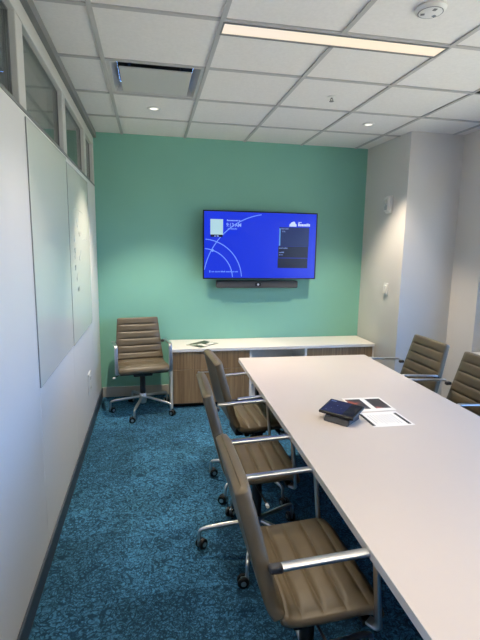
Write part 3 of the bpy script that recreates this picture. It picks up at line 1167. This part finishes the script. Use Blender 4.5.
# ------------------------------------------------------------------ office chairs
def pad(name, ctrl, widths, ribs, parent, thick=0.038, cap=0.02):
    """upholstered pad swept along the side profile ctrl [(y, z)] with cross ribs on its sitting side"""
    path = smooth_path([(0, y, z) for y, z in ctrl], 14)
    ln = [0.0]
    for a, b in zip(path[:-1], path[1:]):
        ln.append(ln[-1] + (b - a).length)
    tot = ln[-1]
    m = 150
    st = []
    k = 0
    for i in range(m + 1):
        s = tot * i / m
        while k < len(ln) - 2 and ln[k + 1] < s:
            k += 1
        f = (s - ln[k]) / max(1e-9, ln[k + 1] - ln[k])
        st.append((path[k].lerp(path[k + 1], f), s))
    bm = bmesh.new()
    rings = []
    nu = 10
    for i, (p, s) in enumerate(st):
        t = (st[min(i + 1, m)][0] - st[max(i - 1, 0)][0]).normalized()
        n = Vector((0, -t.z, t.y))
        if n.z < -0.2 or (abs(n.z) <= 0.2 and n.y > 0):
            n = -n
        u = s / tot
        w = widths[0] + (widths[1] - widths[0]) * u
        # rounded ends
        e = 1.0
        dd = min(s + (1 if ends[0] == 0 else 0), (tot - s) + (1 if ends[1] == 0 else 0))
        if dd < cap:
            q = 1 - dd / cap
            e = math.sqrt(max(0.0, 1 - q * q))
        e = max(e, 0.12)
        ph = (u * ribs) % 1.0
        rib = 0.012 * (1 - (abs(2 * ph - 1)) ** 4.0) - 0.006
        ring = []
        hw = (w / 2 - 0.025 * (1 - e))
        T2 = thick / 2 * e
        # sitting side, across
        for j in range(nu + 1):
            a = -1 + 2 * j / nu
            edge = (1 - abs(a) ** 6)
            x = a * (hw - 0.008)
            ring.append(bm.verts.new(p + Vector((x, 0, 0)) + n * (T2 + rib * e * edge - 0.004 * (abs(a) ** 8))))
        for k2 in range(1, 4):
            an = pi / 2 - pi * k2 / 4
            ring.append(bm.verts.new(p + Vector((hw - 0.008 + 0.008 * cos(an), 0, 0)) + n * (T2 - 0.004) * sin(an)))
        for j in range(nu + 1):
            a = 1 - 2 * j / nu
            ring.append(bm.verts.new(p + Vector((a * (hw - 0.008), 0, 0)) - n * T2))
        for k2 in range(1, 4):
            an = -pi / 2 + pi * k2 / 4
            ring.append(bm.verts.new(p + Vector((-hw + 0.008 - 0.008 * cos(an), 0, 0)) + n * (T2 - 0.004) * sin(an)))
        rings.append(ring)
    q = len(rings[0])
    for A, Bq in zip(rings[:-1], rings[1:]):
        for i in range(q):
            j = (i + 1) % q
            bm.faces.new((A[i], A[j], Bq[j], Bq[i]))
    bm.faces.new(rings[0][::-1])
    bm.faces.new(rings[-1])
    return obj(name, bm, M['leather'], parent, smooth='all')


ends = (1, 0)


def make_chair(label, group):
    global ends
    t = thing('office_chair', label, 'office chair', (0, 0, 0), 0, group)
    ends = (1, 1)
    pad('seat', [(-0.208, 0.428), (-0.202, 0.458), (-0.172, 0.474), (-0.09, 0.470), (0.02, 0.464), (0.075, 0.468), (0.108, 0.489)], (0.468, 0.464), 5, t, cap=0.022)
    pad('backrest', [(0.106, 0.486), (0.127, 0.517), (0.144, 0.565), (0.167, 0.655), (0.190, 0.745), (0.212, 0.83), (0.227, 0.888)], (0.468, 0.400), 6, t, thick=0.046, cap=0.012)
    for s in (-1, 1):
        bm = bmesh.new()
        path = round_path([(s * 0.250, 0.120, 0.675), (s * 0.250, -0.165, 0.690), (s * 0.250, -0.190, 0.432), (s * 0.215, -0.175, 0.426)], 0.035)
        sweep(bm, path, flat_prof(0.030, 0.013), (1, 0, 0))
        a = obj('armrest', bm, M['chrome'], t, smooth=True)
        bm = bmesh.new()
        box(bm, s * 0.230 - 0.014, s * 0.230 + 0.014, 0.112, 0.152, 0.646, 0.668, bevel=0.006)
        obj('arm_bracket', bm, M['dark_plastic'], a)
    bm = bmesh.new()
    box(bm, -0.09, 0.09, -0.12, 0.09, 0.370, 0.420, bevel=0.012)
    box(bm, -0.22, 0.22, -0.185, -0.155, 0.412, 0.430, bevel=0.004)
    box(bm, -0.20, 0.20, 0.03, 0.06, 0.412, 0.442, bevel=0.004)
    box(bm, -0.03, 0.03, -0.16, 0.05, 0.412, 0.426)
    obj('tilt_mechanism', bm, M['black_metal'], t)
    bm = bmesh.new()
    tube(bm, round_path([(-0.08, -0.02, 0.395), (-0.20, -0.03, 0.39), (-0.26, -0.05, 0.360)], 0.03), 0.0045, 8)
    lv = obj('tilt_lever', bm, M['black_metal'], t, smooth=True)
    bm = bmesh.new()
    cyl(bm, (-0.265, -0.051, 0.358), 0.008, -0.012, 0.012, 10, axis='x')
    obj('lever_knob', bm, M['white_plastic'], lv)
    bm = bmesh.new()
    lathe(bm, (0, 0, 0), [(0, 0.380), (0.026, 0.380), (0.026, 0.125), (0, 0.125)], 20)
    obj('gas_column', bm, M['black_metal'], t, loc=(0, -0.06, 0), smooth=True)
    bm = bmesh.new()
    lathe(bm, (0, 0, 0), [(0, 0.182), (0.030, 0.182), (0.036, 0.172), (0.038, 0.125), (0.030, 0.085), (0, 0.085)], 24)
    obj('base_hub', bm, M['chrome'], t, loc=(0, -0.06, 0), smooth=True)
    for k in range(5):
        m4 = Matrix.Rotation(rad(72 * k), 4, 'Z')
        bm = bmesh.new()
        path = round_path([(0.025, 0, 0.150), (0.265, 0, 0.122), (0.302, 0, 0.112), (0.305, 0, 0.052)], 0.028)
        nn = len(path)
        sweep(bm, path, circle_prof(0.0115, 10), (0, 1, 0), [1.15 - 0.4 * i / (nn - 1) for i in range(nn)])
        for v in bm.verts:
            v.co = m4 @ v.co
        lg = obj('leg', bm, M['chrome'], t, loc=(0, -0.06, 0), smooth=True)
        bm = bmesh.new()
        sw = Matrix.Translation(m4 @ Vector((0.305, 0, 0))) @ Matrix.Rotation(rad(72 * k + 40 + 67 * k), 4, 'Z')
        for s in (-1, 1):
            prof = [(0.0, 0.004), (0.016, 0.004), (0.026, 0.006), (0.0275, 0.010), (0.0275, 0.018), (0.024, 0.022), (0.0, 0.023)]
            b2 = bmesh.new()
            lathe(b2, (0, 0, 0), prof, 20)
            for v in b2.verts:
                x, y, z = v.co
                v.co = sw @ Vector((x - 0.018, s * z, y + 0.0278))
            mtmp = bpy.data.meshes.new('tmp')
            b2.to_mesh(mtmp)
            b2.free()
            bm.from_mesh(mtmp)
            bpy.data.meshes.remove(mtmp)
        obj('caster', bm, M['black_plastic'], lg, smooth=True)
        bm = bmesh.new()
        cyl(bm, (0, 0, 0), 0.0065, 0.028, 0.058, 10, mtx=sw)
        box(bm, -0.030, 0.010, -0.0035, 0.0035, 0.022, 0.050, bevel=0.002, mtx=sw)
        for s in (-1, 1):
            cyl(bm, (-0.018, 0, 0.0278), 0.013, s * 0.0225, s * 0.0245, 14, axis='y', mtx=sw)
        obj('caster_stem', bm, M['chrome'], lg, smooth=True)
    return t


G = 'brown leather office chairs'
BASE = ('leg', 'base_hub', 'gas_column')


def stem(o):
    return o.name.split('.')[0]


def copy_chair(src, label):
    r = src.copy()
    COL.objects.link(r)
    r['label'] = label
    for ch in list(src.children):
        c = ch.copy()
        COL.objects.link(c)
        c.parent = r
        for g in list(ch.children):
            d = g.copy()
            COL.objects.link(d)
            d.parent = c
    return r


def place(r, x, y, heading, legs, lift=0.0):
    """heading: direction the chair faces; legs: direction of one of its feet, both in degrees"""
    r.location = (x, y, 0)
    rz = heading + 90
    r.rotation_euler = (0, 0, rad(rz))
    for c in r.children:
        if stem(c) == 'leg':
            c.rotation_euler = (0, 0, rad(legs - rz))
        elif stem(c) != 'base_hub':
            c.location.z = lift


c0 = make_chair('brown ribbed leather office chair in the corner beside the credenza', G)
place(c0, -0.100, 4.345, -90 + 9, 184, -0.012)
for lab, x, y, hd, lg, lift in (
        ('brown ribbed leather office chair at the table, the one closest to the camera', 0.468, 1.335, 0, 85, 0.035),
        ('brown leather office chair at the table, second of three from the camera', 0.475, 2.15, -1, 177, 0.035),
        ('brown leather office chair at the table, next to the credenza drawers', 0.600, 2.77, 4, 151, 0.022),
        ('brown leather office chair across the table, in front of the column', 1.860, 3.01, 180, 18, 0.035),
        ('brown leather office chair across the table, cut by the edge of the photo', 1.855, 2.41, 180, 18, 0.035)):
    place(copy_chair(c0, lab), x, y, hd, lg, lift)

# ------------------------------------------------------------------ sky, camera, view
w = bpy.data.worlds.new('World')
sc.world = w
w.use_nodes = True
nt = w.node_tree
bg = nt.nodes['Background']
tcw = N(nt, 'ShaderNodeTexCoord')
sp = N(nt, 'ShaderNodeSeparateXYZ')
L(nt, tcw.outputs['Generated'], sp.inputs[0])
rp = N(nt, 'ShaderNodeValToRGB')
rp.color_ramp.elements[0].position = 0.485
rp.color_ramp.elements[0].color = (0.82, 0.74, 0.64, 1)
rp.color_ramp.elements[1].position = 0.505
rp.color_ramp.elements[1].color = (0.26, 0.56, 1.28, 1)
mr = N(nt, 'ShaderNodeMapRange')
mr.inputs['From Min'].default_value = -1
mr.inputs['From Max'].default_value = 1
L(nt, sp.outputs['Z'], mr.inputs['Value'])
L(nt, mr.outputs[0], rp.inputs['Fac'])
L(nt, rp.outputs['Color'], bg.inputs['Color'])
bg.inputs['Strength'].default_value = 10.4

cam = bpy.data.cameras.new('camera')
co = bpy.data.objects.new('camera', cam)
COL.objects.link(co)
p, yw, rl = 0.16178, 0.19694, 0.016414
fwd = Vector((sin(yw) * cos(p), cos(yw) * cos(p), -sin(p)))
rgt = Vector((cos(yw), -sin(yw), 0))
up = rgt.cross(fwd)
r2 = rgt * cos(rl) + up * sin(rl)
u2 = -rgt * sin(rl) + up * cos(rl)
mw = Matrix(((r2.x, u2.x, -fwd.x, 0), (r2.y, u2.y, -fwd.y, 0), (r2.z, u2.z, -fwd.z, 1.5929), (0, 0, 0, 1)))
co.matrix_world = mw
cam.sensor_fit = 'VERTICAL'
cam.sensor_height = 36
cam.lens = 450.387 / 640 * 36
cam.clip_start = 0.02
sc.camera = co

vs_ = sc.view_settings
vs_.view_transform = 'Standard'
vs_.look = 'None'
vs_.exposure = 0.0
vs_.gamma = 1.0
vs_.use_curve_mapping = False
sc.cycles.max_bounces = 8
sc.cycles.diffuse_bounces = 5
